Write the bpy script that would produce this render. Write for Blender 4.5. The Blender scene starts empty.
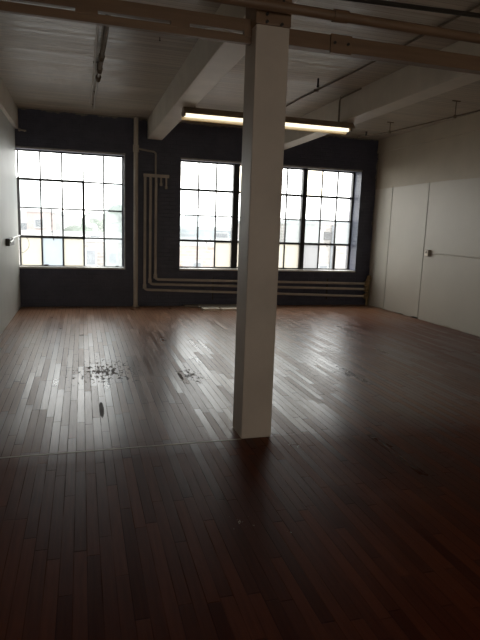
import bpy, bmesh, math, random
from mathutils import Vector, Matrix
random.seed(7)
C = bpy.context.scene.collection
SC = bpy.context.scene
D = 10.09            # room-side face of the far wall
GY = 10.40           # glass plane in the deep window openings
XL, XR, YB, ZC = -1.05, 5.77, -4.0, 3.34

# ------------------------------------------------------------------ materials
def lin(c):
    return tuple((v/12.92 if v <= .04045 else ((v+.055)/1.055)**2.4) for v in [x/255 for x in c]) + (1,)

class NT:
    def __init__(s, name):
        s.m = bpy.data.materials.new(name); s.m.use_nodes = True
        s.t = s.m.node_tree; s.n = s.t.nodes
        s.p = s.n.get('Principled BSDF'); s.out = s.n.get('Material Output')
    def add(s, kind, **kw):
        n = s.n.new(kind)
        for k, v in kw.items(): setattr(n, k, v)
        return n
    def link(s, a, b): s.t.links.new(a, b)
    def math(s, op, a, b=None, c=None, clamp=False):
        n = s.add('ShaderNodeMath', operation=op); n.use_clamp = clamp
        for i, v in enumerate((a, b, c)):
            if v is None: continue
            if isinstance(v, (int, float)): n.inputs[i].default_value = v
            else: s.link(v, n.inputs[i])
        return n.outputs[0]
    def coord(s):
        return s.add('ShaderNodeTexCoord').outputs['Object']
    def mapping(s, vec, scale=(1, 1, 1), loc=(0, 0, 0), rot=(0, 0, 0)):
        n = s.add('ShaderNodeMapping'); n.inputs['Scale'].default_value = scale
        n.inputs['Location'].default_value = loc; n.inputs['Rotation'].default_value = rot
        s.link(vec, n.inputs['Vector']); return n.outputs[0]
    def noise(s, vec, scale, detail=3, rough=.5):
        n = s.add('ShaderNodeTexNoise'); n.inputs['Scale'].default_value = scale
        n.inputs['Detail'].default_value = detail; n.inputs['Roughness'].default_value = rough
        s.link(vec, n.inputs['Vector']); return n.outputs[0]
    def ramp(s, fac, stops):
        n = s.add('ShaderNodeValToRGB'); e = n.color_ramp.elements
        while len(e) < len(stops): e.new(.5)
        for el, (p, c) in zip(e, stops): el.position = p; el.color = c if len(c) == 4 else tuple(c) + (1,)
        s.link(fac, n.inputs[0]); return n.outputs[0]
    def mix(s, fac, a, b, blend='MIX'):
        n = s.add('ShaderNodeMix', data_type='RGBA', blend_type=blend)
        if isinstance(fac, (int, float)): n.inputs[0].default_value = fac
        else: s.link(fac, n.inputs[0])
        for i, v in ((6, a), (7, b)):
            if isinstance(v, tuple): n.inputs[i].default_value = v
            else: s.link(v, n.inputs[i])
        return n.outputs[2]
    def bump(s, h, strength=.2, dist=.01):
        n = s.add('ShaderNodeBump'); n.inputs['Strength'].default_value = strength
        n.inputs['Distance'].default_value = dist; s.link(h, n.inputs['Height'])
        s.link(n.outputs[0], s.p.inputs['Normal'])
    def set(s, rough=None, color=None, metal=None, spec=None):
        for k, v in (('Roughness', rough), ('Base Color', color), ('Metallic', metal), ('Specular IOR Level', spec)):
            if v is None: continue
            if isinstance(v, (int, float, tuple)): s.p.inputs[k].default_value = v
            else: s.link(v, s.p.inputs[k])

def paint(name, rgb, rough=.5, var=.12, scale=3, bump=.05, stretch=(1, 1, 1), spec=.4):
    t = NT(name); co = t.mapping(t.coord(), stretch)
    n = t.noise(co, scale, 5, .6)
    a = lin(rgb); d = tuple(v*(1-2*var) for v in a[:3]) + (1,); u = tuple(min(1, v*(1+var)) for v in a[:3]) + (1,)
    t.set(rough=rough, color=t.ramp(n, [(.3, d), (.7, u)]), spec=spec)
    if bump: t.bump(t.noise(co, scale*8, 3), bump, .01)
    return t.m

M = {}
M['white_wall'] = paint('white_wall_paint', (176, 164, 145), .55, .05, 1.5, .05)
M['panel'] = paint('white_panel_paint', (188, 181, 168), .45, .03, 1.2, .04)
M['left_wall'] = paint('left_wall_paint', (202, 203, 198), .5, .04, 1.5, .04)
M['back_wall'] = paint('back_wall_paint', (165, 155, 140), .6, .06, 1.5, .04)
M['column'] = paint('column_paint', (190, 177, 164), .5, .05, 3, .06)
M['beam'] = paint('beam_paint', (208, 199, 185), .45, .06, 3, .06)
M['cap'] = paint('column_cap_paint', (128, 100, 76), .5, .1, 3, .06)
M['rail'] = paint('brown_rail_wood', (124, 98, 76), .45, .12, 4, .08, (.3, 4, 4))
M['pipe_white'] = paint('white_pipe_paint', (192, 184, 172), .4, .08, 5, .05)
M['pipe_grey'] = paint('grey_pipe_paint', (158, 150, 140), .4, .1, 5, .05)
M['pipe_heat'] = paint('cream_heating_pipe_paint', (186, 176, 164), .4, .1, 5, .05)
M['valve'] = paint('tarnished_valve_metal', (156, 134, 98), .5, .3, 25, .3)
M['conduit'] = paint('dull_conduit', (120, 107, 90), .75, .1, 6, .05)
M['dark_metal'] = paint('dark_metal', (48, 42, 36), .45, .1, 8, .05)
M['sash'] = paint('dark_sash_paint', (44, 42, 42), .45, .12, 8, .05)
M['sash_light'] = paint('weathered_lit_edge', (150, 148, 144), .5, .15, 10, .1)
M['sill'] = paint('window_sill_paint', (196, 193, 188), .5, .1, 8, .1)
M['box'] = paint('electrical_box_metal', (70, 66, 58), .4, .1, 8, .05)
M['lever'] = paint('pale_lever', (210, 208, 200), .35, .05, 8, .02)
M['board_grey'] = paint('grey_board', (150, 140, 128), .6, .12, 5, .1, (.3, 3, 3))
M['board_white'] = paint('white_board', (240, 230, 212), .55, .08, 5, .08, (.3, 3, 3))
M['housing'] = paint('fixture_housing', (140, 122, 102), .4, .08, 5, .03)
M['chain'] = paint('chain_metal', (60, 60, 62), .4, .1, 30, .0)
M['strip'] = paint('worn_seam_strip', (150, 130, 108), .5, .2, 6, .05)
M['putty'] = paint('crumbled_putty', (80, 76, 74), .9, .3, 30, .4)
M['gap'] = paint('seam_gap', (52, 46, 38), .8, .2, 5, .1)

# far wall: navy black painted brick, ragged paint line at the ceiling and the right corner
t = NT('black_painted_brick'); co = t.coord()
sx = t.add('ShaderNodeSeparateXYZ'); t.link(co, sx.inputs[0])
cmb = t.add('ShaderNodeCombineXYZ'); t.link(t.math('ADD', sx.outputs[0], sx.outputs[1]), cmb.inputs[0]); t.link(sx.outputs[2], cmb.inputs[1])
br = t.add('ShaderNodeTexBrick'); t.link(cmb.outputs[0], br.inputs['Vector'])
br.inputs['Scale'].default_value = 1; br.inputs['Brick Width'].default_value = .21; br.inputs['Row Height'].default_value = .072
br.inputs['Mortar Size'].default_value = .008; br.inputs['Mortar Smooth'].default_value = .6
n1 = t.noise(co, 6, 4)
base = t.ramp(n1, [(.3, lin((58, 59, 74))), (.7, lin((71, 72, 88)))])
rag = t.noise(co, 7, 4, .7)
edge = t.math('MAXIMUM', t.math('MULTIPLY', t.math('SUBTRACT', sx.outputs[2], 3.31), 18), t.math('MULTIPLY', t.math('SUBTRACT', sx.outputs[0], 5.735), 18))
mask = t.math('GREATER_THAN', t.math('ADD', edge, t.math('MULTIPLY', t.math('SUBTRACT', rag, .5), 2.6)), .15)
base = t.mix(t.math('GREATER_THAN', sx.outputs[1], D+.004), base, lin((92, 94, 112)))  # reveals coloured paler blue grey, standing for daylight on the dark brick
t.set(rough=.42, color=t.mix(mask, base, lin((120, 114, 104))), spec=.45)
hgt = t.math('ADD', t.math('MULTIPLY', br.outputs['Fac'], -1), t.math('MULTIPLY', n1, .6))
t.bump(hgt, .55, .012); M['far_wall'] = t.m

# ceiling: white painted boards that run across the room
t = NT('painted_ceiling_boards'); co = t.coord()
sx = t.add('ShaderNodeSeparateXYZ'); t.link(co, sx.inputs[0])
row = t.math('DIVIDE', sx.outputs[1], .085); fr = t.math('FRACT', row); fl = t.math('FLOOR', row)
wn = t.add('ShaderNodeTexWhiteNoise', noise_dimensions='1D'); t.link(fl, wn.inputs['W'])
gap = t.math('LESS_THAN', fr, .07)
n1 = t.noise(t.mapping(co, (.45, 8, 1)), 2.2, 4, .6)
v = t.math('ADD', t.math('MULTIPLY', wn.outputs[0], .35), t.math('MULTIPLY', n1, .65))
c = t.ramp(v, [(.25, lin((146, 134, 118))), (.75, lin((190, 178, 160)))])
t.set(rough=t.math('ADD', t.math('MULTIPLY', wn.outputs[0], .15), .32), color=t.mix(t.math('MULTIPLY', gap, .7), c, lin((84, 74, 60))), spec=.5)
t.bump(t.math('ADD', t.math('MULTIPLY', gap, -1), t.math('MULTIPLY', n1, .8)), .35, .01); M['ceiling'] = t.m

# floor: narrow worn hardwood strips that run towards the windows
t = NT('worn_strip_wood_floor'); co = t.coord()
sx = t.add('ShaderNodeSeparateXYZ'); t.link(co, sx.inputs[0])
X, Y = sx.outputs[0], sx.outputs[1]
row = t.math('DIVIDE', X, .058); rf = t.math('FRACT', row); ri = t.math('FLOOR', row)
w1 = t.add('ShaderNodeTexWhiteNoise', noise_dimensions='1D'); t.link(ri, w1.inputs['W'])
yy = t.math('ADD', t.math('DIVIDE', Y, .85), t.math('MULTIPLY', w1.outputs[0], 7.3))
yf = t.math('FRACT', yy); yi = t.math('FLOOR', yy)
cm = t.add('ShaderNodeCombineXYZ'); t.link(ri, cm.inputs[0]); t.link(yi, cm.inputs[1])
w2 = t.add('ShaderNodeTexWhiteNoise', noise_dimensions='2D'); t.link(cm.outputs[0], w2.inputs['Vector'])
seam = t.math('MAXIMUM', t.math('LESS_THAN', rf, .075), t.math('LESS_THAN', yf, .009))
grain = t.noise(t.mapping(co, (38, 2.2, 1)), 1.5, 5, .6)
blot = t.noise(co, 1.1, 5, .6)
tone = t.math('ADD', t.math('ADD', t.math('MULTIPLY', w2.outputs[0], .32), t.math('MULTIPLY', grain, .34)), t.math('MULTIPLY', blot, .34))
wood = t.ramp(tone, [(.22, lin((78, 43, 27))), (.5, lin((112, 69, 44))), (.8, lin((148, 100, 66)))])
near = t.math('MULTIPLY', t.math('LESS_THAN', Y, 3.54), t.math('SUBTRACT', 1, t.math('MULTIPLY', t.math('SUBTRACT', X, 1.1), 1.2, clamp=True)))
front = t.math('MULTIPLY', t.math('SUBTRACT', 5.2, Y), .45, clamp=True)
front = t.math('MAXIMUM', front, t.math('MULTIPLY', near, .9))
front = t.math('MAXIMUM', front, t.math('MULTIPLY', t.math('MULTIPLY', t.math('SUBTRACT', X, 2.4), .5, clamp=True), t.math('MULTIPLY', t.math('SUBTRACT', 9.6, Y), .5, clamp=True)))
skylit = t.math('MULTIPLY', t.math('SUBTRACT', Y, 7.0), .4, clamp=True)
wood = t.mix(t.math('MULTIPLY', skylit, .5), wood, lin((186, 134, 96)))  # boards near the far wall painted lighter to imitate window light
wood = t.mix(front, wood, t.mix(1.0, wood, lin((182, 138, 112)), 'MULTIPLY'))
grey = t.mix(.4, wood, lin((136, 122, 110)))
wornf = t.math('MULTIPLY', t.math('SUBTRACT', 1, near), t.math('MULTIPLY', t.math('SUBTRACT', t.math('ADD', blot, t.math('SUBTRACT', .16, t.math('MULTIPLY', front, .25))), .42), 1.6), clamp=True)
col = t.mix(wornf, wood, grey)
seam = t.math('MULTIPLY', seam, t.math('MULTIPLY', t.math('SUBTRACT', t.noise(t.mapping(co, (7, 1.6, 1)), 1.7, 3), .25), 2.6, clamp=True))
col = t.mix(t.math('MULTIPLY', seam, t.math('SUBTRACT', .95, t.math('MULTIPLY', front, .55))), col, lin((22, 12, 8)))
def blob(cx, cy, rx, ry):
    dx = t.math('DIVIDE', t.math('SUBTRACT', X, cx), rx); dy = t.math('DIVIDE', t.math('SUBTRACT', Y, cy), ry)
    return t.math('SUBTRACT', 1, t.math('SQRT', t.math('ADD', t.math('MULTIPLY', dx, dx), t.math('MULTIPLY', dy, dy))), clamp=True)
pn = t.noise(t.mapping(co, (15, 6.0, 1)), 1.7, 4, .7)
pit = t.math('GREATER_THAN', t.math('ADD', pn, t.math('MULTIPLY', t.math('SUBTRACT', t.math('MAXIMUM', blob(.22, 5.55, 1.05, 1.35), blob(1.05, 5.3, .35, .9)), 1), .42)), .465)
gouge = t.math('MAXIMUM', t.math('GREATER_THAN', t.math('MULTIPLY', blob(.135, 4.36, .024, .26), t.math('MULTIPLY', pn, 2)), .22), t.math('GREATER_THAN', t.math('MULTIPLY', blob(.94, 5.25, .03, .22), t.math('MULTIPLY', pn, 2)), .35))
dark = t.math('MAXIMUM', pit, gouge)
col = t.mix(t.math('MULTIPLY', dark, .7), col, lin((20, 14, 11)))
sn = t.noise(t.mapping(co, (24, 10, 1)), 2.0, 3, .7)
spk = t.math('GREATER_THAN', t.math('ADD', sn, t.math('MULTIPLY', t.math('SUBTRACT', t.math('MAXIMUM', blob(.76, 2.45, .26, .32), t.math('MAXIMUM', blob(1.42, 3.35, .25, .3), blob(.98, 2.26, .06, .25))), 1), .28)), .60)
col = t.mix(t.math('MULTIPLY', spk, .6), col, lin((176, 160, 140)))
rg = t.math('ADD', t.math('ADD', .23, t.math('MULTIPLY', blot, .10)), t.math('ADD', t.math('MULTIPLY', w2.outputs[0], .14), t.math('MULTIPLY', near, .07)))
rg = t.math('ADD', rg, t.math('MULTIPLY', t.math('MAXIMUM', dark, seam), .4))
t.set(rough=rg, color=col, spec=t.math('SUBTRACT', .66, t.math('MULTIPLY', t.math('MAXIMUM', t.math('MULTIPLY', t.math('SUBTRACT', 4.6, Y), .8, clamp=True), t.math('MULTIPLY', front, .7)), .60)))
tilt = t.math('MULTIPLY', t.math('MULTIPLY', t.math('SUBTRACT', w2.outputs[0], .5), t.math('SUBTRACT', rf, .5)), .9)
hg = t.math('ADD', t.math('ADD', tilt, t.math('MULTIPLY', grain, .3)), t.math('ADD', t.math('MULTIPLY', seam, -.8), t.math('MULTIPLY', dark, -.8)))
hg = t.math('ADD', hg, t.math('MULTIPLY', t.noise(t.mapping(co, (14, 4, 1)), 2.2, 3), .08))
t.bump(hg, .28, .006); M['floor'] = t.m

def glass(name, tint, cloud, spec=.05):
    # dirty pane: mostly lets light straight through, partly scatters it
    t = NT(name); t.n.remove(t.p)
    tr = t.add('ShaderNodeBsdfTransparent'); tr.inputs[0].default_value = lin(tint)
    tl = t.add('ShaderNodeBsdfTranslucent'); tl.inputs[0].default_value = lin(tint)
    gl = t.add('ShaderNodeBsdfGlossy'); gl.inputs['Roughness'].default_value = .08
    m1 = t.add('ShaderNodeMixShader'); m2 = t.add('ShaderNodeMixShader')
    n = t.noise(t.coord(), 4.5, 4, .6)
    f = t.math('ADD', t.math('MULTIPLY', t.math('SUBTRACT', n, .5), .25 if cloud < .5 else .12), cloud, clamp=True)
    t.link(f, m1.inputs[0]); t.link(tr.outputs[0], m1.inputs[1]); t.link(tl.outputs[0], m1.inputs[2])
    m2.inputs[0].default_value = spec; t.link(m1.outputs[0], m2.inputs[1]); t.link(gl.outputs[0], m2.inputs[2])
    t.link(m2.outputs[0], t.out.inputs[0]); return t.m
M['glass'] = glass('dirty_clear_glass', (250, 253, 253), .10)
M['glass_cream'] = glass('cream_frosted_glass', (172, 169, 157), .9)
M['glass_blue'] = glass('blue_grey_frosted_glass', (156, 166, 173), .8)
M['glass_grey'] = glass('grey_frosted_glass', (152, 154, 156), .75)
M['glass_haze'] = glass('hazy_glass', (204, 213, 215), .35)
M['glass_fill'] = glass('warm_fill_glass', (255, 247, 236), .15)  # tint warms the fill light of the added window behind the viewer
M['glass_yellow'] = glass('yellowed_glass', (255, 248, 226), .3)

def emit(name, rgb, s):
    t = NT(name); t.set(color=(.8, .8, .8, 1))
    t.p.inputs['Emission Color'].default_value = lin(rgb); t.p.inputs['Emission Strength'].default_value = s
    n = t.noise(t.coord(), 1.5, 2); t.set(rough=t.math('ADD', n, .2)); return t.m
M['tube'] = emit('lit_tube', (255, 244, 212), 1.6)
M['tube_dim'] = emit('aged_lit_tube', (255, 205, 110), .22)

def brickmat(name, a, b, mortar, sc=1):
    t = NT(name); co = t.coord(); sx = t.add('ShaderNodeSeparateXYZ'); t.link(co, sx.inputs[0])
    cmb = t.add('ShaderNodeCombineXYZ'); t.link(t.math('ADD', sx.outputs[0], sx.outputs[1]), cmb.inputs[0]); t.link(sx.outputs[2], cmb.inputs[1])
    br = t.add('ShaderNodeTexBrick'); t.link(cmb.outputs[0], br.inputs['Vector'])
    br.inputs['Scale'].default_value = sc; br.inputs['Brick Width'].default_value = .42; br.inputs['Row Height'].default_value = .15
    br.inputs['Mortar Size'].default_value = .018
    br.inputs['Color1'].default_value = lin(a); br.inputs['Color2'].default_value = lin(b); br.inputs['Mortar'].default_value = lin(mortar)
    c = t.mix(t.math('MULTIPLY', t.noise(co, .8, 4), .6), br.outputs['Color'], lin(b))
    t.set(rough=.85, color=c); return t.m
M['ext_brick'] = brickmat('pale_pink_brick', (129, 107, 97), (141, 129, 121), (145, 140, 136))
M['ext_brick_grey'] = brickmat('pale_grey_brick', (113, 107, 103), (134, 129, 125), (142, 140, 138))
M['ext_white'] = paint('exterior_white', (147, 149, 150), .7, .03, 1, 0)
M['ext_blue'] = paint('exterior_pale_blue', (117, 129, 138), .7, .05, 1, 0)
M['ext_grey'] = paint('exterior_grey', (94, 99, 105), .7, .06, 1, 0)
M['ext_dark'] = paint('exterior_dark', (42, 43, 46), .6, .06, 2, 0)
M['ext_red'] = paint('exterior_dusty_red', (148, 134, 131), .8, .06, 1, 0)
M['ext_teal'] = paint('exterior_teal', (34, 126, 111), .5, .06, 1, 0)
M['ext_roof'] = paint('flat_roof_gravel', (118, 118, 118), .9, .1, 3, .2)
M['ext_leaf'] = paint('hazy_foliage', (99, 110, 101), .9, .25, 2, .3)
M['ext_trunk'] = paint('tree_bark', (69, 61, 55), .9, .2, 6, .2)
M['street'] = paint('street_asphalt', (94, 94, 95), .9, .1, .4, .1)

# ------------------------------------------------------------------ mesh helpers
def box(bm, x0, x1, y0, y1, z0, z1, bev=0):
    r = bmesh.ops.create_cube(bm, size=1)
    vs = r['verts']
    for v in vs:
        v.co = Vector(((x0+x1)/2 + v.co.x*(x1-x0), (y0+y1)/2 + v.co.y*(y1-y0), (z0+z1)/2 + v.co.z*(z1-z0)))
    if bev:
        es = list({e for v in vs for e in v.link_edges})
        bmesh.ops.bevel(bm, geom=es, offset=bev, segments=2, profile=.7, affect='EDGES')
    return bm
def cyl(bm, p, q, r, seg=14, r2=None):
    p, q = Vector(p), Vector(q); d = q-p
    mt = Matrix.Translation((p+q)/2) @ d.to_track_quat('Z', 'Y').to_matrix().to_4x4()
    bmesh.ops.create_cone(bm, cap_ends=True, segments=seg, radius1=r, radius2=r if r2 is None else r2, depth=d.length, matrix=mt)
    return bm
def sph(bm, c, r, sub=2, sc=(1, 1, 1)):
    bmesh.ops.create_icosphere(bm, subdivisions=sub, radius=r, matrix=Matrix.Translation(c) @ Matrix.Diagonal((*sc, 1)))
    return bm
def tube(bm, pts, r, seg=12, closed=False):
    pts = [Vector(p) for p in pts]; rings = []; n = len(pts)
    up = None
    for i, p in enumerate(pts):
        d = (pts[min(i+1, n-1)] - pts[max(i-1, 0)]).normalized()
        if up is None:
            up = d.orthogonal().normalized()
        u = (up - d*up.dot(d)).normalized(); up = u; w = d.cross(u)
        rings.append([bm.verts.new(p + (u*math.cos(a)+w*math.sin(a))*r) for a in [2*math.pi*k/seg for k in range(seg)]])
    for a, b in zip(rings, rings[1:]):
        for k in range(seg):
            bm.faces.new((a[k], a[(k+1) % seg], b[(k+1) % seg], b[k]))
    bm.faces.new(rings[0][::-1]); bm.faces.new(rings[-1])
    return bm
def bend(a, corner, b, r=.06, k=6):
    """points of a path from a to b that rounds the corner"""
    a, c, b = Vector(a), Vector(corner), Vector(b)
    s, e = c+(a-c).normalized()*r, c+(b-c).normalized()*r
    out = [a]
    for i in range(k+1):
        f = i/k; out.append(s*(1-f)**2 + c*2*f*(1-f) + e*f*f)
    return out + [b]
def obj(name, bm, m, parent=None, smooth=False):
    bmesh.ops.recalc_face_normals(bm, faces=bm.faces)
    me = bpy.data.meshes.new(name); bm.to_mesh(me); bm.free()
    me.materials.append(m)
    if smooth:
        for p in me.polygons: p.use_smooth = True
        try: me.set_sharp_from_angle(angle=math.radians(40))
        except Exception: pass
    o = bpy.data.objects.new(name, me); C.objects.link(o)
    if parent is not None:
        o.parent = parent; o.location = -Vector(parent.location) if parent.parent is None else (0, 0, 0)
    return o
def N(): return bmesh.new()
def thing(name, label, cat, loc=(0, 0, 0), group=None):
    o = bpy.data.objects.new(name, None); C.objects.link(o); o.location = loc
    o.empty_display_size = .1; o['label'] = label; o['category'] = cat
    if group: o['group'] = group
    return o
def tag(o, label, cat, group=None):
    o['label'] = label; o['category'] = cat
    if group: o['group'] = group
    return o
def struct(name, bm=None, m=None, label=None, cat=None, smooth=False):
    if bm is None:
        o = bpy.data.objects.new(name, None); C.objects.link(o)
    else: o = obj(name, bm, m, None, smooth)
    o['kind'] = 'structure'
    if label: o['label'] = label
    if cat: o['category'] = cat
    return o

# ------------------------------------------------------------------ room shell
W1 = (-1.42, .745)      # left window opening
W2 = (1.755, 5.42)      # right window opening
Z0, Z1 = .69, 2.71
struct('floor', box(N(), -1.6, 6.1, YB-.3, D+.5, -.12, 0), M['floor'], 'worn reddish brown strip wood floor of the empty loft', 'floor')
struct('ceiling', box(N(), -1.6, 6.1, YB-.3, D+.5, ZC, ZC+.2), M['ceiling'], 'white painted board ceiling between the beams', 'ceiling')
b = N(); T = D+.45
box(b, -1.6, 6.1, D, T, 0, Z0); box(b, -1.6, 6.1, D, T, Z1, ZC)
box(b, -1.6, W1[0], D, T, Z0, Z1); box(b, W1[1], W2[0], D, T, Z0, Z1); box(b, W2[1], 6.1, D, T, Z0, Z1)
struct('wall_far', b, M['far_wall'], 'black painted brick wall that holds the two windows', 'wall')
struct('wall_left', box(N(), XL-.14, XL, YB, D, 0, ZC), M['left_wall'], 'pale grey wall along the left edge', 'wall')
struct('wall_right', box(N(), XR, XR+.14, YB, D, 0, ZC), M['white_wall'], 'dull white wall on the right above the panels', 'wall')
W_FILL = (.7, 3.3)        # opening for the fill light window added behind the viewer
b = N(); box(b, XL-.14, XR+.14, YB-.2, YB, 0, .5); box(b, XL-.14, XR+.14, YB-.2, YB, 2.0, ZC)
box(b, XL-.14, W_FILL[0], YB-.2, YB, .5, 2.0); box(b, W_FILL[1], XR+.14, YB-.2, YB, .5, 2.0)
struct('wall_back', b, M['back_wall'], 'plain wall with an added fill light window behind the viewer', 'wall')

# panels on the right wall, with a chewed lower edge
def panel(y0, y1, label, seed):
    rnd = random.Random(seed); b = N(); n = max(6, int((y1-y0)/.12))
    fr, bk = [], []
    top = 2.375
    prof = [(y0 + (y1-y0)*i/n, .004 + (rnd.random()**4)*.035) for i in range(n+1)]
    lo = [(b.verts.new((XR-.016, y, z)), b.verts.new((XR-.001, y, z))) for y, z in prof]
    hi = [(b.verts.new((XR-.016, y, top + .006*math.sin(y*3+seed))), b.verts.new((XR-.001, y, top + .006*math.sin(y*3+seed)))) for y, z in prof]
    for i in range(n):
        b.faces.new((lo[i][0], lo[i+1][0], hi[i+1][0], hi[i][0])); b.faces.new((lo[i][1], hi[i][1], hi[i+1][1], lo[i+1][1]))
        b.faces.new((hi[i][0], hi[i+1][0], hi[i+1][1], hi[i][1])); b.faces.new((lo[i][0], lo[i][1], lo[i+1][1], lo[i+1][0]))
    b.faces.new((lo[0][0], hi[0][0], hi[0][1], lo[0][1])); b.faces.new((lo[n][0], lo[n][1], hi[n][1], hi[n][0]))
    o = struct('wall_panel', b, M['panel'], label, 'wall panel')
    return o
panel(9.445, D-.002, 'narrow white wall panel in the far right corner by the black wall', 1)
panel(8.285, 9.425, 'white wall panel between the two dark upright seams', 2)
panel(YB+.01, 8.265, 'long white wall panel right of the near seam, crossed by the conduit', 3)
struct('trim_1', box(N(), XR-.004, XR, 8.262, 9.448, 0.002, 2.37), M['gap'], 'dark seams behind the right wall panels', 'trim')
# worn strip where the darker foreground floor begins
struct('trim_2', box(N(), XL, 1.083, 3.528, 3.545, 0, .001), M['strip'], 'worn seam strip across the floor from left wall to column', 'trim')
# edge beams against the side walls
struct('ceiling_beam', box(N(), XL, XL+.055, YB, D, 3.0, ZC, .006), M['beam'], 'edge beam along the top of the left wall', 'beam')
struct('ceiling_beam', box(N(), XR-.03, XR, YB, D, 3.075, ZC, .006), M['white_wall'], 'shallow edge beam along the top of the right wall', 'beam')
# two deep beams that run from the window wall
struct('ceiling_beam', box(N(), 1.14, 1.40, YB, D, 3.0, ZC, .012), M['beam'], 'deep white beam from the column to the black wall between the windows', 'beam')
struct('ceiling_beam', box(N(), 3.49, 3.745, YB, D, 3.0, ZC, .012), M['beam'], 'deep white beam right of the column above the lit lamp end', 'beam')

# column
col = struct('column', label='square off white column in the middle of the floor', cat='column')
obj('shaft', box(N(), 1.083, 1.31, 3.535, 3.78, 0, 2.785, .012), M['column'], col)
obj('column_cap', box(N(), 1.078, 1.316, 3.53, 3.785, 2.785, 3.0, .01), M['cap'], col)
for x, z in ((1.15, 2.80), (1.25, 2.795), (1.15, 2.845)):
    obj('bolt', cyl(N(), (x, 3.531, z), (x, 3.516, z), .010, 8), M['dark_metal'], col)

# cross rails through the column
cr = struct('cross_beam', label='pair of brown rails with a slit between, left of the column', cat='beam')
ry0, ry1 = 3.63, 3.67
obj('upper_rail', box(N(), XL, 1.083, ry0, ry1, 2.760, 2.838, .004), M['rail'], cr)
obj('lower_rail', box(N(), XL, 1.083, ry0, ry1, 2.690, 2.742, .004), M['rail'], cr)
for x0, x1 in ((-.021, .111), (.553, .673), (1.03, 1.083)):
    obj('spacer_block', box(N(), x0, x1, ry0-.004, ry1, 2.73, 2.775, .003), M['rail'], cr)
cr = struct('cross_beam', label='solid brown rail from the column to the right wall', cat='beam')
obj('rail', box(N(), 1.31, XR, ry0, ry1+.04, 2.715, 2.818, .006), M['rail'], cr)
obj('splice_plate', box(N(), 1.64, 1.80, ry0-.012, ry0, 2.70, 2.822, .004), M['rail'], cr)
for x in (1.67, 1.77): obj('bolt', cyl(N(), (x, ry0-.012, 2.765), (x, ry0-.022, 2.765), .01, 8), M['dark_metal'], cr)

# ------------------------------------------------------------------ windows
def window(name, x0, x1, label):
    w = struct(name, label=label, cat='window')
    return w
def bar(b, x0, x1, z0, z1, d=.034, y=GY): return box(b, x0, x1, y-d/2, y+d/2, z0, z1)
def quad(b, x0, x1, z0, z1, y=GY):
    b.faces.new([b.verts.new(p) for p in ((x0, y, z0), (x1, y, z0), (x1, y, z1), (x0, y, z1))])
    return b
def glazing(w, cols, rows, special, thick_h=(), thick_v=(), mw=.024):
    b = N(); k0, k1 = rows[0], rows[-1]
    for x in cols[1:-1]:
        h = (.05 if x in thick_v else mw)/2; bar(b, x-h, x+h, k0, k1)
    for z in rows[1:-1]:
        h = (.042 if z in thick_h else mw)/2; bar(b, cols[0], cols[-1], z-h, z+h, .04)
    obj('glazing_bars', b, M['sash'], w)
    b = N()
    for i in range(len(cols)-1):
        for j in range(len(rows)-1):
            if (i, j) in special: continue
            quad(b, cols[i], cols[i+1], rows[j], rows[j+1])
    obj('panes', b, M['glass'], w)
    for (i, j), (kind, lab) in special.items():
        o = obj('frosted_pane' if kind != 'glass_yellow' else 'stained_pane', quad(N(), cols[i], cols[i+1], rows[j], rows[j+1]), M[kind], w)
        o['label'] = lab
def latch(w, x, z, s=1):
    b = N(); box(b, x-.035, x+.035, GY-.045, GY-.02, z-.015, z+.02, .004)
    tube(b, [(x+.01, GY-.04, z), (x+.05*s, GY-.06, z+.005), (x+.09*s, GY-.07, z+.025)], .008, 6)
    tube(b, [(x, GY-.04, z), (x+.005, GY-.06, z-.03), (x+.015*s, GY-.065, z-.06)], .007, 6)
    obj('latch', b, M['dark_metal'], w)

# left window: six columns by four rows, swinging sash in the middle
w = window('window_1', *W1, 'left steel window of small panes in the black wall')
cols = [-1.42, -1.055, -.69, -.328, .035, .392, .727]; rows = [.70, 1.222, 1.727, 2.216, 2.705]
b = N(); bar(b, W1[0], W1[0]+.02, Z0, Z1, .06); bar(b, .715, W1[1], Z0, Z1, .06); bar(b, W1[0], W1[1], 2.69, Z1, .06); bar(b, W1[0], W1[1], Z0, .715, .06)
obj('window_frame', b, M['sash'], w)
glazing(w, cols, rows, {
    (1, 0): ('glass_cream', 'cream frosted pane in the bottom row'), (2, 0): ('glass_blue', 'pale blue grey frosted pane in the bottom row'),
    (3, 0): ('glass_cream', 'cream frosted pane in the bottom row, right of the blue one'), (5, 0): ('glass_haze', 'hazy pane at the bottom right corner'),
    (5, 1): ('glass_haze', 'hazy bluish pane in the right column'), (1, 2): ('glass_haze', 'hazy pane of the swinging sash'), (5, 2): ('glass_haze', 'hazy pane in the upper right')}, mw=.026)
b = N(); vx0, vx1, vz0, vz1 = -1.055, .035, 1.222, 2.216; y0 = GY-.03
for a in ((vx0-.025, vx0+.022, vz0-.02, vz1+.02), (vx1-.022, vx1+.022, vz0-.02, vz1+.02), (vx0, vx1, vz0-.022, vz0+.022), (vx0, vx1, vz1-.02, vz1+.02)):
    bar(b, *a, .05, y0)
sash = obj('vent_sash', b, M['sash'], w)
latch(w, -.50, 1.225)
obj('window_sill', box(N(), XL+.002, W1[1]+.008, D-.012, GY-.02, Z0-.012, Z0+.018, .004), M['sill'], w)
b = N(); box(b, XL+.002, W1[1]+.012, D-.008, D+.03, Z1-.012, Z1+.02, .003)
obj('lintel_angle', b, M['sash_light'], w)
b = N(); box(b, W1[1]-.012, W1[1]+.01, D-.006, D+.03, Z0, Z1, .003)
obj('lit_jamb_edge', b, M['sash_light'], w)  # pale strip put where the reveal edge catches window light

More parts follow.
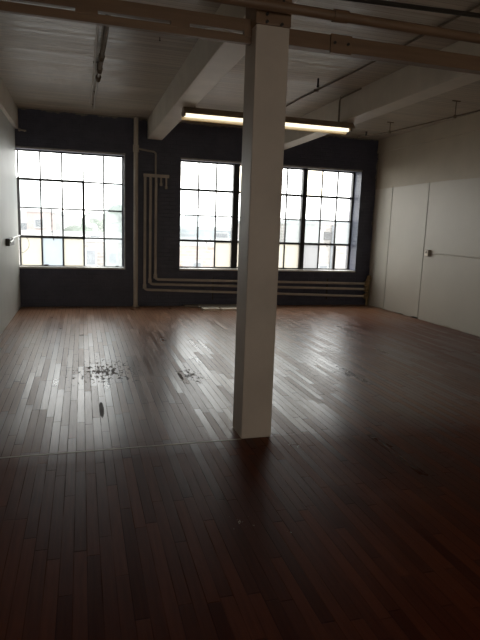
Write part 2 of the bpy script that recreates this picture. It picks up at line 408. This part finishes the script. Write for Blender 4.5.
# right window: three steel units between dark mullions, partly behind the column
w = window('window_2', *W2, 'wide right steel window in three units behind the column')
rows = [.715, 1.228, 1.71, 2.186, 2.70]
b = N(); bar(b, W2[0], 1.785, Z0, Z1, .06); bar(b, 5.385, W2[1], Z0, Z1, .06); bar(b, W2[0], W2[1], 2.69, Z1, .06); bar(b, W2[0], W2[1], Z0, .73, .06)
obj('window_frame', b, M['sash'], w)
for x0, x1 in ((2.825, 2.945), (4.27, 4.365)):
    obj('mullion', box(N(), x0, x1, GY-.06, GY+.05, Z0, Z1, .005), M['sash'], w)
tz = (2.186, 1.228)
glazing(w, [1.77, 2.15, 2.497, 2.84], rows, {(2, 0): ('glass_cream', 'cream frosted pane at the foot of the first unit'), (0, 1): ('glass_haze', 'hazy bluish pane'),
        (1, 1): ('glass_haze', 'hazy bluish pane')}, tz)
glazing(w, [2.93, 3.28, 3.61, 3.95, 4.28], rows, {(0, 3): ('glass_yellow', 'yellow stained pane just left of the column'), (0, 0): ('glass_cream', 'cream frosted pane'), (3, 0): ('glass_cream', 'cream frosted pane right of the column'),
        (2, 0): ('glass_cream', 'cream frosted pane edge right of the column'), (3, 1): ('glass_haze', 'hazy bluish pane')}, tz)
glazing(w, [4.355, 4.71, 5.055, 5.40], rows, {(0, 3): ('glass_yellow', 'yellow stained pane in the top row'), (0, 0): ('glass_grey', 'grey frosted pane at the foot of the last unit'),
        (0, 1): ('glass_haze', 'hazy pale pane'), (2, 1): ('glass_haze', 'hazy bluish pane in the last column')}, tz)
latch(w, 2.31, 1.232); latch(w, 4.86, 1.232)
obj('stay_bar', box(N(), 5.035, 5.085, GY-.05, GY-.015, .72, 1.20, .004), M['sash'], w)
obj('window_sill', box(N(), W2[0]-.008, W2[1]+.004, D-.012, GY-.02, Z0-.012, Z0+.018, .004), M['sill'], w)
obj('lintel_angle', box(N(), W2[0]-.012, W2[1]+.012, D-.008, D+.03, Z1-.012, Z1+.02, .003), M['sash_light'], w)
# unseen window added behind the viewer to brighten the column front
w = window('added_fill_window', *W_FILL, 'added window with warm tinted panes, gives fill light from behind the viewer')
b = N()
for x in (W_FILL[0]+.02, 1.35, 2.0, 2.65, W_FILL[1]-.02): bar(b, x-.02, x+.02, .5, 2.0, .04, YB-.1)
for z in (.52, 1.25, 1.98): bar(b, W_FILL[0], W_FILL[1], z-.02, z+.02, .045, YB-.1)
obj('glazing_bars', b, M['sash'], w)
obj('panes', quad(N(), W_FILL[0], W_FILL[1], .5, 2.0, YB-.1), M['glass_fill'], w)
# ------------------------------------------------------------------ fixtures and pipes
FY = 7.2
f = thing('ceiling_lamp', 'long lit fluorescent lamp with dark housing hung below the beams', 'ceiling lamp', (2.45, FY, 3.0)); f['kind'] = 'thing'
b = N()
prof = [(-.035, 3.0), (.035, 3.0), (.11, 2.925), (.105, 2.915), (.04, 2.945), (-.04, 2.945), (-.105, 2.915), (-.11, 2.925)]
ends = [[b.verts.new((x, FY+y, z)) for y, z in prof] for x in (1.262, 3.66)]
for k in range(len(prof)):
    j = (k+1) % len(prof); b.faces.new((ends[0][k], ends[0][j], ends[1][j], ends[1][k]))
b.faces.new(ends[0][::-1]); b.faces.new(ends[1])
obj('lamp_housing', b, M['housing'], f)
obj('fluorescent_tube', cyl(N(), (1.28, FY-.045, 2.897), (3.585, FY-.045, 2.897), .024, 14), M['tube'], f, True)['label'] = 'bright white fluorescent tube'
obj('fluorescent_tube', cyl(N(), (1.26, FY+.05, 2.877), (3.60, FY+.05, 2.877), .024, 14), M['tube_dim'], f, True)['label'] = 'dim yellowed fluorescent tube'
for x in (1.275, 3.615):
    obj('tube_holder', box(N(), x-.014, x+.014, FY-.075, FY+.075, 2.882, 2.945, .004), M['housing'], f)
for x in (1.42, 3.46):
    obj('drop_rod', cyl(N(), (x, FY, 3.0), (x, FY, ZC), .006, 8), M['conduit'], f)
obj('feed_conduit', tube(N(), [(3.45, FY, 3.0), (3.45, FY, 3.22)] + bend((3.45, FY, 3.22), (3.45, FY, 3.31), (3.45, FY-.6, 3.31), .06), .011, 8), M['conduit'], f, True)

# riser between the windows
r = thing('riser_pipe', 'tall white upright pipe from floor to ceiling between the windows', 'pipe', (.935, D-.06, 0))
obj('pipe', cyl(N(), (.935, D-.06, 0), (.935, D-.06, ZC), .04, 18), M['pipe_white'], r, True)
b = N(); cyl(b, (.935, D-.06, 2.76), (.935, D-.06, 2.88), .052, 18); obj('collar', b, M['pipe_white'], r, True)
obj('floor_flange', cyl(N(), (.935, D-.06, 0), (.935, D-.06, .02), .055, 18), M['pipe_white'], r, True)
obj('branch_pipe', tube(N(), bend((.96, D-.06, 2.82), (1.285, D-.06, 2.78), (1.285, D-.06, 2.403), .05), .018, 10), M['pipe_grey'], r, True)

# heating pipes
h = thing('heating_pipes', 'cream heating pipes that drop from a header and run under the right window', 'heating pipe', (1.1, D-.06, .3))
PY = D-.05
b = N(); box(b, 1.07, 1.53, PY-.02, PY+.022, 2.345, 2.40, .006); obj('header', b, M['pipe_heat'], h)
for x, zl, zr in ((1.10, .315, .185), (1.197, .42, .335), (1.295, .507, .45)):
    pts = bend((x, PY, 2.35), (x, PY, zl), (5.68, PY, zr), .07)
    obj('heating_pipe', tube(N(), pts, .025, 12), M['pipe_heat'], h, True)
    b = N(); cyl(b, (x, PY, zl+.02), (x, PY, zl+.10), .033, 12); obj('pipe_elbow', b, M['pipe_heat'], h, True)
for x, z in ((1.385, 2.2), (1.48, 2.15)):
    b = N(); cyl(b, (x, PY, z+.03), (x, PY, 2.35), .018, 10); cyl(b, (x, PY, z), (x, PY, z+.05), .026, 10)
    obj('capped_stub', b, M['pipe_heat'], h, True)
for z, zz in ((.45, .06), (.335, .05), (.185, .06)):
    b = N(); cyl(b, (5.63, PY-.01, z), (5.70, PY-.01, z), .05, 12); sph(b, (5.69, PY-.02, z+.02), .06, 2, (.8, 1, 1.1))
    cyl(b, (5.69, PY-.02, z-.07), (5.69, PY-.02, z+.09), .03, 10)
    v = obj('valve', b, M['valve'], h, True)
    b = N(); cyl(b, (5.70, PY-.02, z+.08), (5.70, PY-.02, z+.115), .045, 12, .03); obj('valve_cap', b, M['valve'], v, True).location = (0, 0, 0)
obj('return_pipe', cyl(N(), (5.71, PY-.005, 0), (5.71, PY-.005, .6), .026, 10), M['valve'], h, True)
b = N(); sph(b, (5.72, PY-.02, .58), .05, 2); obj('valve_cap', b, M['valve'], h, True)
for x in (2.4, 3.6, 4.8):
    b = N(); box(b, x-.01, x+.01, PY+.018, D-.001, .12, .55, .003); obj('pipe_bracket', b, M['dark_metal'], h)

# stub on the far wall
b = N(); cyl(b, (XL+.06, D-.04, 2.985), (-.87, D-.04, 2.975), .014, 10); cyl(b, (-.9, D-.04, 2.976), (-.9, D, 2.976), .014, 10); sph(b, (XL+.075, D-.04, 2.985), .026, 2)
tag(obj('mounted_pipe_stub', b, M['pipe_grey'], None, True), 'short pipe stub on the black wall at the top left corner', 'pipe')

# sprinkler line over the left bay
s = thing('sprinkler_pipe', 'ceiling sprinkler pipe running toward the left window', 'pipe', (.22, 7, 3.27))
obj('pipe', tube(N(), [(.25, 3.72, 3.275), (.24, 5.9, 3.275), (.225, 7.0, 3.28)], .024, 12), M['conduit'], s, True)
obj('thin_pipe', tube(N(), [(.225, 7.0, 3.285), (.21, 8.2, 3.285), (.205, 9.3, 3.29)], .015, 10), M['pipe_grey'], s, True)
obj('side_pipe', tube(N(), [(.17, 3.72, 3.315), (.17, 7.2, 3.315), (.165, 9.2, 3.315)], .013, 8), M['pipe_white'], s, True)
for y, x in ((6.45, .232), (6.95, .226), (7.35, .222)):
    b = N(); cyl(b, (x, y-.04, 3.28), (x, y+.04, 3.28), .034, 12); sph(b, (x, y, 3.25), .026, 2); obj('coupling', b, M['conduit'], s, True)
for y in (6.9, 8.35, 9.25):
    b = N(); cyl(b, (.2, y, 3.29), (.2, y, ZC), .008, 8); box(b, .15, .225, y-.01, y+.01, 3.33, ZC, .002); obj('pipe_hanger', b, M['conduit'], s)

# right hand pipe on hangers
s = thing('hanging_pipe', 'thin pipe on ceiling hangers along the right wall', 'pipe', (5, 7, 3.15))
obj('pipe', tube(N(), [(5.0, 9.6, 3.262), (5.0, 8.43, 3.18), (5.0, 6.7, 3.13), (5.0, 3.7, 3.06)], .010, 10), M['conduit'], s, True)
for y, z in ((8.44, 3.18), (6.75, 3.13), (5.0, 3.09)):
    b = N(); cyl(b, (5.0, y, z-.015), (5.0, y, ZC), .007, 8); cyl(b, (5.0, y, z-.02), (5.0, y, z+.02), .02, 8); box(b, 4.94, 5.06, y-.012, y+.012, ZC-.012, ZC)
    obj('pipe_hanger', b, M['conduit'], s)
b = N(); cyl(b, (5.0, 9.25, 3.23), (5.0, 9.25, 3.31), .018, 8); obj('pipe_plug', b, M['dark_metal'], s)

# ceiling conduit in the middle bay
s = thing('ceiling_conduit', 'thin conduit on the ceiling of the middle bay right of the column', 'conduit', (3, 6, 3.33))
obj('pipe', tube(N(), [(2.95, D, ZC-.012), (2.98, 7.5, ZC-.012), (3.06, 6.0, ZC-.012), (3.1, 3.0, ZC-.012)], .009, 8), M['conduit'], s, True)
for y in (8.8, 7.0, 5.4): obj('pipe_clip', box(N(), 2.985-.03+(8-y)*.02, 2.985+.03+(8-y)*.02, y-.012, y+.012, ZC-.026, ZC, .002), M['conduit'], s)
b = N(); cyl(b, (2.81, 6.5, ZC-.095), (2.81, 6.5, ZC), .012, 8); sph(b, (2.81, 6.5, ZC-.09), .018, 2)
tag(obj('ceiling_hook', b, M['dark_metal'], None, True), 'small dark hook hanging from the ceiling right of the column', 'hook')
b = N(); cyl(b, (.77, 5.77, ZC-.03), (.77, 5.77, ZC), .005, 8); sph(b, (.77, 5.77, ZC-.03), .009, 2)
tag(obj('ceiling_hook', b, M['dark_metal'], None, True), 'small dark hook on the ceiling left of the deep beam', 'hook')

# overhead pipes near the viewer
s = thing('hanging_pipe', 'thick brown overhead pipe passing in front of the column top', 'pipe', (2, 3.45, 2.87))
obj('pipe', cyl(N(), (XL+.06, 3.45, 2.872), (XR-.04, 3.45, 2.858), .031, 16), M['rail'], s, True)
for x in (1.62, 4.0): obj('pipe_coupling', cyl(N(), (x-.05, 3.45, 2.868), (x+.05, 3.45, 2.868), .038, 16), M['rail'], s, True)
for x in (1.23, 2.9):
    b = N(); cyl(b, (x, 3.45, 2.89), (x, 3.45, 3.0 if x < 1.4 else ZC), .009, 8); obj('pipe_hanger', b, M['dark_metal'], s)
b = N(); cyl(b, (1.402, 3.6, 3.035), (3.488, 3.6, 3.10), .016, 12)
tag(obj('hanging_pipe', b, M['dark_metal'], None, True), 'thin dark overhead pipe at the top right corner of the view', 'pipe')

# electrical boxes with surface conduit
e = thing('outlet_box', 'small metal box with conduit on the right wall beside the seam', 'electrical box', (XR-.03, 8.1, 1.18))
fx = XR-.018
obj('box_body', box(N(), fx-.05, fx, 8.06, 8.17, 1.13, 1.24, .006), M['board_grey'], e)
obj('box_cover', box(N(), fx-.056, fx-.05, 8.07, 8.16, 1.14, 1.23, .002), M['board_white'], e)
obj('box_knockout', cyl(N(), (fx-.06, 8.115, 1.2), (fx-.055, 8.115, 1.2), .02, 10), M['dark_metal'], e)
obj('conduit', cyl(N(), (fx-.010, 8.06, 1.188), (fx-.010, YB+.1, 1.10), .008, 10), M['panel'], e, True)
e = thing('outlet_box', 'dark metal box with pale conduit on the left wall near the window', 'electrical box', (XL+.03, 8.7, 1.2))
obj('box_body', box(N(), XL, XL+.055, 8.42, 8.98, 1.13, 1.235, .006), M['box'], e)
obj('lever', tube(N(), [(XL+.06, 8.75, 1.235), (XL+.09, 8.55, 1.215), (XL+.09, 8.2, 1.19)], .012, 8), M['lever'], e, True)
obj('conduit', cyl(N(), (XL+.02, 8.98, 1.225), (XL+.02, D, 1.24), .013, 10), M['lever'], e, True)

# cords at the windows
b = N(); z = 1.72
tube(b, [(-.515, GY-.06, 1.72), (-.512, GY-.06, 1.25)], .006, 6)
while z > 1.26:
    sph(b, (-.513, GY-.06, z), .016, 1); z -= .1
tag(obj('pull_chain', b, M['chain'], None, True), 'beaded pull chain hanging inside the left window sash', 'chain')
b = N(); pts = []
for k in range(17):
    a = math.pi*(-.35 + 1.55*k/16)
    pts.append((-.99 + .075*math.sin(a), GY-.09, 1.08 + .16*math.cos(a)))
pts = [(-1.0, GY-.09, 1.25)] + [(-.955+.045*math.sin(f*math.pi)+.02*f, GY-.09, 1.24-.27*f) for f in (.2, .4, .6, .8)] + [(-.97, GY-.09, .96), (-1.01, GY-.09, .935), (-1.045, GY-.09, .95), (-1.055, GY-.09, 1.0)]
tube(b, pts, .004, 6)
tag(obj('wire_loop', b, M['chain'], None, True), 'thin wire loop hanging at the left edge of the left window', 'wire')
b = N(); tube(b, [(4.965, GY-.05, 2.06), (4.955, GY-.05, 1.9), (4.95, GY-.05, 1.76)], .009, 8)
tag(obj('hanging_string', b, M['sash'], None, True), 'short dark string hanging at the far right window unit', 'string')

# crumbs of putty on the sills
for x, s_, lab in ((-.62, .03, 'dark crumb of putty on the left window sill under the blue pane'), (.62, .022, 'dark crumb of putty at the right end of the left sill'),
                   (1.83, .03, 'dark crumb of putty at the left end of the right window sill'), (1.95, .024, 'small dark crumb of putty on the right sill beside a larger one')):
    b = N(); sph(b, (x, GY-.07, Z0+.018+s_*.35), s_, 2, (1.6, .9, .6))
    for v in b.verts: v.co += Vector((random.uniform(-.2, .2), random.uniform(-.2, .2), random.uniform(0, .2)))*s_
    for v in b.verts: v.co.z = max(v.co.z, Z0+.018)
    tag(obj('putty_crumb', b, M['putty']), lab, 'debris', 'crumbs of putty on the window sills')

# loose boards on the floor below the right window
def board(x0, x1, y0, y1, z0, z1, m, lab, rot=0):
    b = N(); box(b, x0, x1, y0, y1, z0, z1, .003)
    if rot: bmesh.ops.rotate(b, verts=b.verts, cent=((x0+x1)/2, (y0+y1)/2, 0), matrix=Matrix.Rotation(rot, 3, 'Z'))
    tag(obj('loose_board', b, m), lab, 'board', 'loose boards below the right window')
board(1.83, 2.88, 9.93, 10.03, 0, .035, M['board_grey'], 'long grey board lying closest to the black wall')
board(2.08, 2.90, 9.74, 9.905, 0, .03, M['board_grey'], 'shorter grey board lying between the long grey one and the white ones', -.01)
board(2.10, 2.42, 9.50, 9.68, 0, .03, M['board_white'], 'short white board, left of the two white ones', .01)
board(2.455, 2.88, 9.48, 9.66, 0, .03, M['board_white'], 'white board reaching toward the column, right of the two white ones', .005)

# ------------------------------------------------------------------ outside
struct('street', box(N(), -60, 70, D+1.5, 90, -6.2, -6), M['street'], 'pale street far below the windows', 'street')
def building(loc, lab): return thing('building', lab, 'building', loc)
def facade_window(parent, x, y, z, w_, h_, frame, pane):
    b = N(); box(b, x-w_/2-.08, x+w_/2+.08, y-.06, y-.001, z-.1, z+h_+.08, .01)
    fo = obj('window', b, frame, parent)
    po = obj('pane', box(N(), x-w_/2, x+w_/2, y-.075, y-.055, z, z+h_), pane, fo); po.location = (0, 0, 0)
def bld(x0, x1, y0, y1, top, wall, lab, par=.25, wins=(), frame='ext_white', pane='ext_grey'):
    B = building(((x0+x1)/2, (y0+y1)/2, -6), lab)
    obj('wall', box(N(), x0, x1, y0, y1, -6, top-.1), M[wall], B)
    obj('roof', box(N(), x0+.2, x1-.2, y0+.2, y1-.2, top-.1, top-.04), M['ext_roof'], B)
    b = N(); box(b, x0-.06, x1+.06, y0-.06, y0+.2, top-.1, top+par-.1, .02); box(b, x0-.06, x1+.06, y1-.2, y1+.06, top-.1, top+par-.1, .02)
    box(b, x0-.06, x0+.2, y0+.2, y1-.2, top-.1, top+par-.1, .02); box(b, x1-.2, x1+.06, y0+.2, y1-.2, top-.1, top+par-.1, .02)
    obj('parapet', b, M['ext_white'], B)
    for x, z, w_, h_ in wins: facade_window(B, x, y0, z, w_, h_, M[frame], M[pane])
    return B
bld(-7, 2.6, 24, 38, .80, 'ext_brick_grey', 'low grey brick building seen through the left window', .2, [(.35, -.25, .35, .6), (1.25, -.2, .3, .45), (-1.6, -.9, .8, 1.0), (-3.5, -.9, .8, 1.0)])
bld(3.2, 9.6, 24, 36, .74, 'ext_brick', 'low pink brick building seen through the right window, left of the column', .16, [(4.95, -.45, .35, .35), (7.2, -1.2, .8, 1.0)])
R = bld(10.0, 17, 22.5, 36, 1.9, 'ext_brick_grey', 'taller pale brick building with a downpipe seen in the far right panes', .2, [(10.45, -.35, .36, .3), (12.6, .2, .6, .9), (11.9, -.6, .35, .4)])
obj('downpipe', cyl(N(), (10.80, 22.41, -6), (10.80, 22.41, 1.75), .06, 10), M['ext_grey'], R, True)
obj('air_conditioner', box(N(), 10.27, 10.64, 22.1, 22.5, 1.12, 1.46, .02), M['ext_dark'], R)
obj('white_casing', box(N(), 10.04, 10.27, 22.2, 22.5, 1.0, 1.55, .02), M['ext_white'], R)
bld(-14, -1.6, 48, 60, 2.2, 'ext_white', 'distant white warehouse with a grey window band, seen at the left', .25, [(-4.2+i*-2.2, .55, 1.9, .75) for i in range(4)])
bld(-3.6, -2.0, 40, 46, 2.2, 'ext_red', 'distant dusty red tower block behind the grey brick building', .2, [(-2.8, 1.1, .5, .5)])
bld(5.0, 16, 45, 58, 1.3, 'ext_blue', 'distant pale blue shed behind the pink brick building', .3, [(11.2, .5, 1.4, .5), (8.5, .4, 1.2, .5)])
# rooftop things
u = thing('rooftop_unit', 'teal green unit on the roof of the pink brick building', 'rooftop unit', (8.95, 27, .7))
obj('cabinet', box(N(), 8.35, 9.25, 26.5, 27.5, .702, 1.95, .04), M['ext_teal'], u)
obj('louver', box(N(), 8.45, 9.15, 26.46, 26.5, 1.0, 1.6, .01), M['ext_dark'], u)
u = thing('roof_vent', 'white hooked vent duct on the roof of the grey brick building', 'vent', (.45, 27, .76))
obj('duct', tube(N(), [(.62, 27, .76), (.62, 27, 1.1)] + bend((.62, 27, 1.1), (.62, 27, 1.35), (.3, 27, 1.35), .1) + bend((.3, 27, 1.35), (.22, 27, 1.75), (.7, 27, 1.8), .2), .12, 12), M['ext_white'], u, True)
obj('vent_hood', box(N(), .6, 1.0, 26.8, 27.2, 1.68, 1.92, .03), M['ext_white'], u)
obj('vent_base', box(N(), .38, .86, 26.76, 27.24, .76, .9, .02), M['ext_grey'], u)
def tree(x, y, h_, lab, seed):
    rnd = random.Random(seed); T_ = thing('tree', lab, 'tree', (x, y, -6), 'hazy trees beyond the roofs')
    obj('trunk', cyl(N(), (x, y, -6), (x, y, h_-2.5), .25, 10, .14), M['ext_trunk'], T_, True)
    b = N()
    for k in range(16):
        a = rnd.uniform(0, 6.28); rr = rnd.uniform(0, 1.9)
        sph(b, (x+rr*math.cos(a), y+rr*math.sin(a), h_-3.2+rnd.uniform(-1.2, 2.0)*(1-rr/3)), rnd.uniform(.7, 1.2), 2)
    for v in b.verts: v.co += Vector((rnd.uniform(-.14, .14), rnd.uniform(-.14, .14), rnd.uniform(-.14, .14)))
    obj('crown', b, M['ext_leaf'], T_)
tree(.9, 44, 2.9, 'hazy tree behind the white vent duct, seen in the left window', 3)
tree(4.0, 66, 4.2, 'hazy tree at the right edge of the left window', 5)
tree(20.5, 40, 3.0, 'hazy tree behind the taller brick building at the far right', 8)

# ------------------------------------------------------------------ light, sky, camera
wd = bpy.data.worlds.new('overcast_sky'); SC.world = wd; wd.use_nodes = True
nt = wd.node_tree; bg = nt.nodes['Background']
tc = nt.nodes.new('ShaderNodeTexCoord'); sp = nt.nodes.new('ShaderNodeSeparateXYZ'); rp = nt.nodes.new('ShaderNodeValToRGB')
nt.links.new(tc.outputs['Generated'], sp.inputs[0]); nt.links.new(sp.outputs[2], rp.inputs[0]); nt.links.new(rp.outputs[0], bg.inputs[0])
rp.color_ramp.elements[0].position = 0; rp.color_ramp.elements[0].color = (.95, .94, .91, 1)
rp.color_ramp.elements[1].position = .8; rp.color_ramp.elements[1].color = (1, .985, .955, 1)
bg.inputs[1].default_value = 6.5
for nm, (x0, x1) in (('window_daylight', W1), ('window_daylight', W2), ('window_daylight', W_FILL)):
    l = bpy.data.lights.new(nm, 'AREA'); l.shape = 'RECTANGLE'; l.size = x1-x0; l.size_y = Z1-Z0 if x0 != W_FILL[0] else 1.5
    l.cycles.is_portal = True
    o = bpy.data.objects.new(nm, l); C.objects.link(o)
    o.location = ((x0+x1)/2, D+.47, (Z0+Z1)/2); o.rotation_euler = (math.radians(-90), 0, 0)
    if x0 == W_FILL[0]: o.location = ((x0+x1)/2, YB-.22, 1.25); o.rotation_euler = (math.radians(90), 0, 0)  # portal of the added fill window

cam = bpy.data.cameras.new('camera'); co_ = bpy.data.objects.new('camera', cam); C.objects.link(co_)
cam.sensor_fit = 'VERTICAL'; cam.sensor_height = 36; cam.sensor_width = 27; cam.lens = 540/640*36; cam.clip_end = 300
R_ = [[0.9602324676623812, -0.2770479068639985, 0.034613080609667654], [-0.013748914966845584, -0.17074176907215785, -0.9852198818696993], [0.2788630046891279, 0.9455642260557382, -0.16776089836241423]]
mw = Matrix(((R_[0][0], -R_[1][0], -R_[2][0], 0), (R_[0][1], -R_[1][1], -R_[2][1], 0), (R_[0][2], -R_[1][2], -R_[2][2], 1.5), (0, 0, 0, 1)))
co_.matrix_world = mw; SC.camera = co_
SC.view_settings.view_transform = 'Standard'; SC.view_settings.look = 'None'; SC.view_settings.exposure = 0; SC.view_settings.gamma = 1
SC.cycles.use_denoising = True
SC.cycles.max_bounces = 10; SC.cycles.diffuse_bounces = 6; SC.cycles.transparent_max_bounces = 12
SC.cycles.sample_clamp_indirect = 8
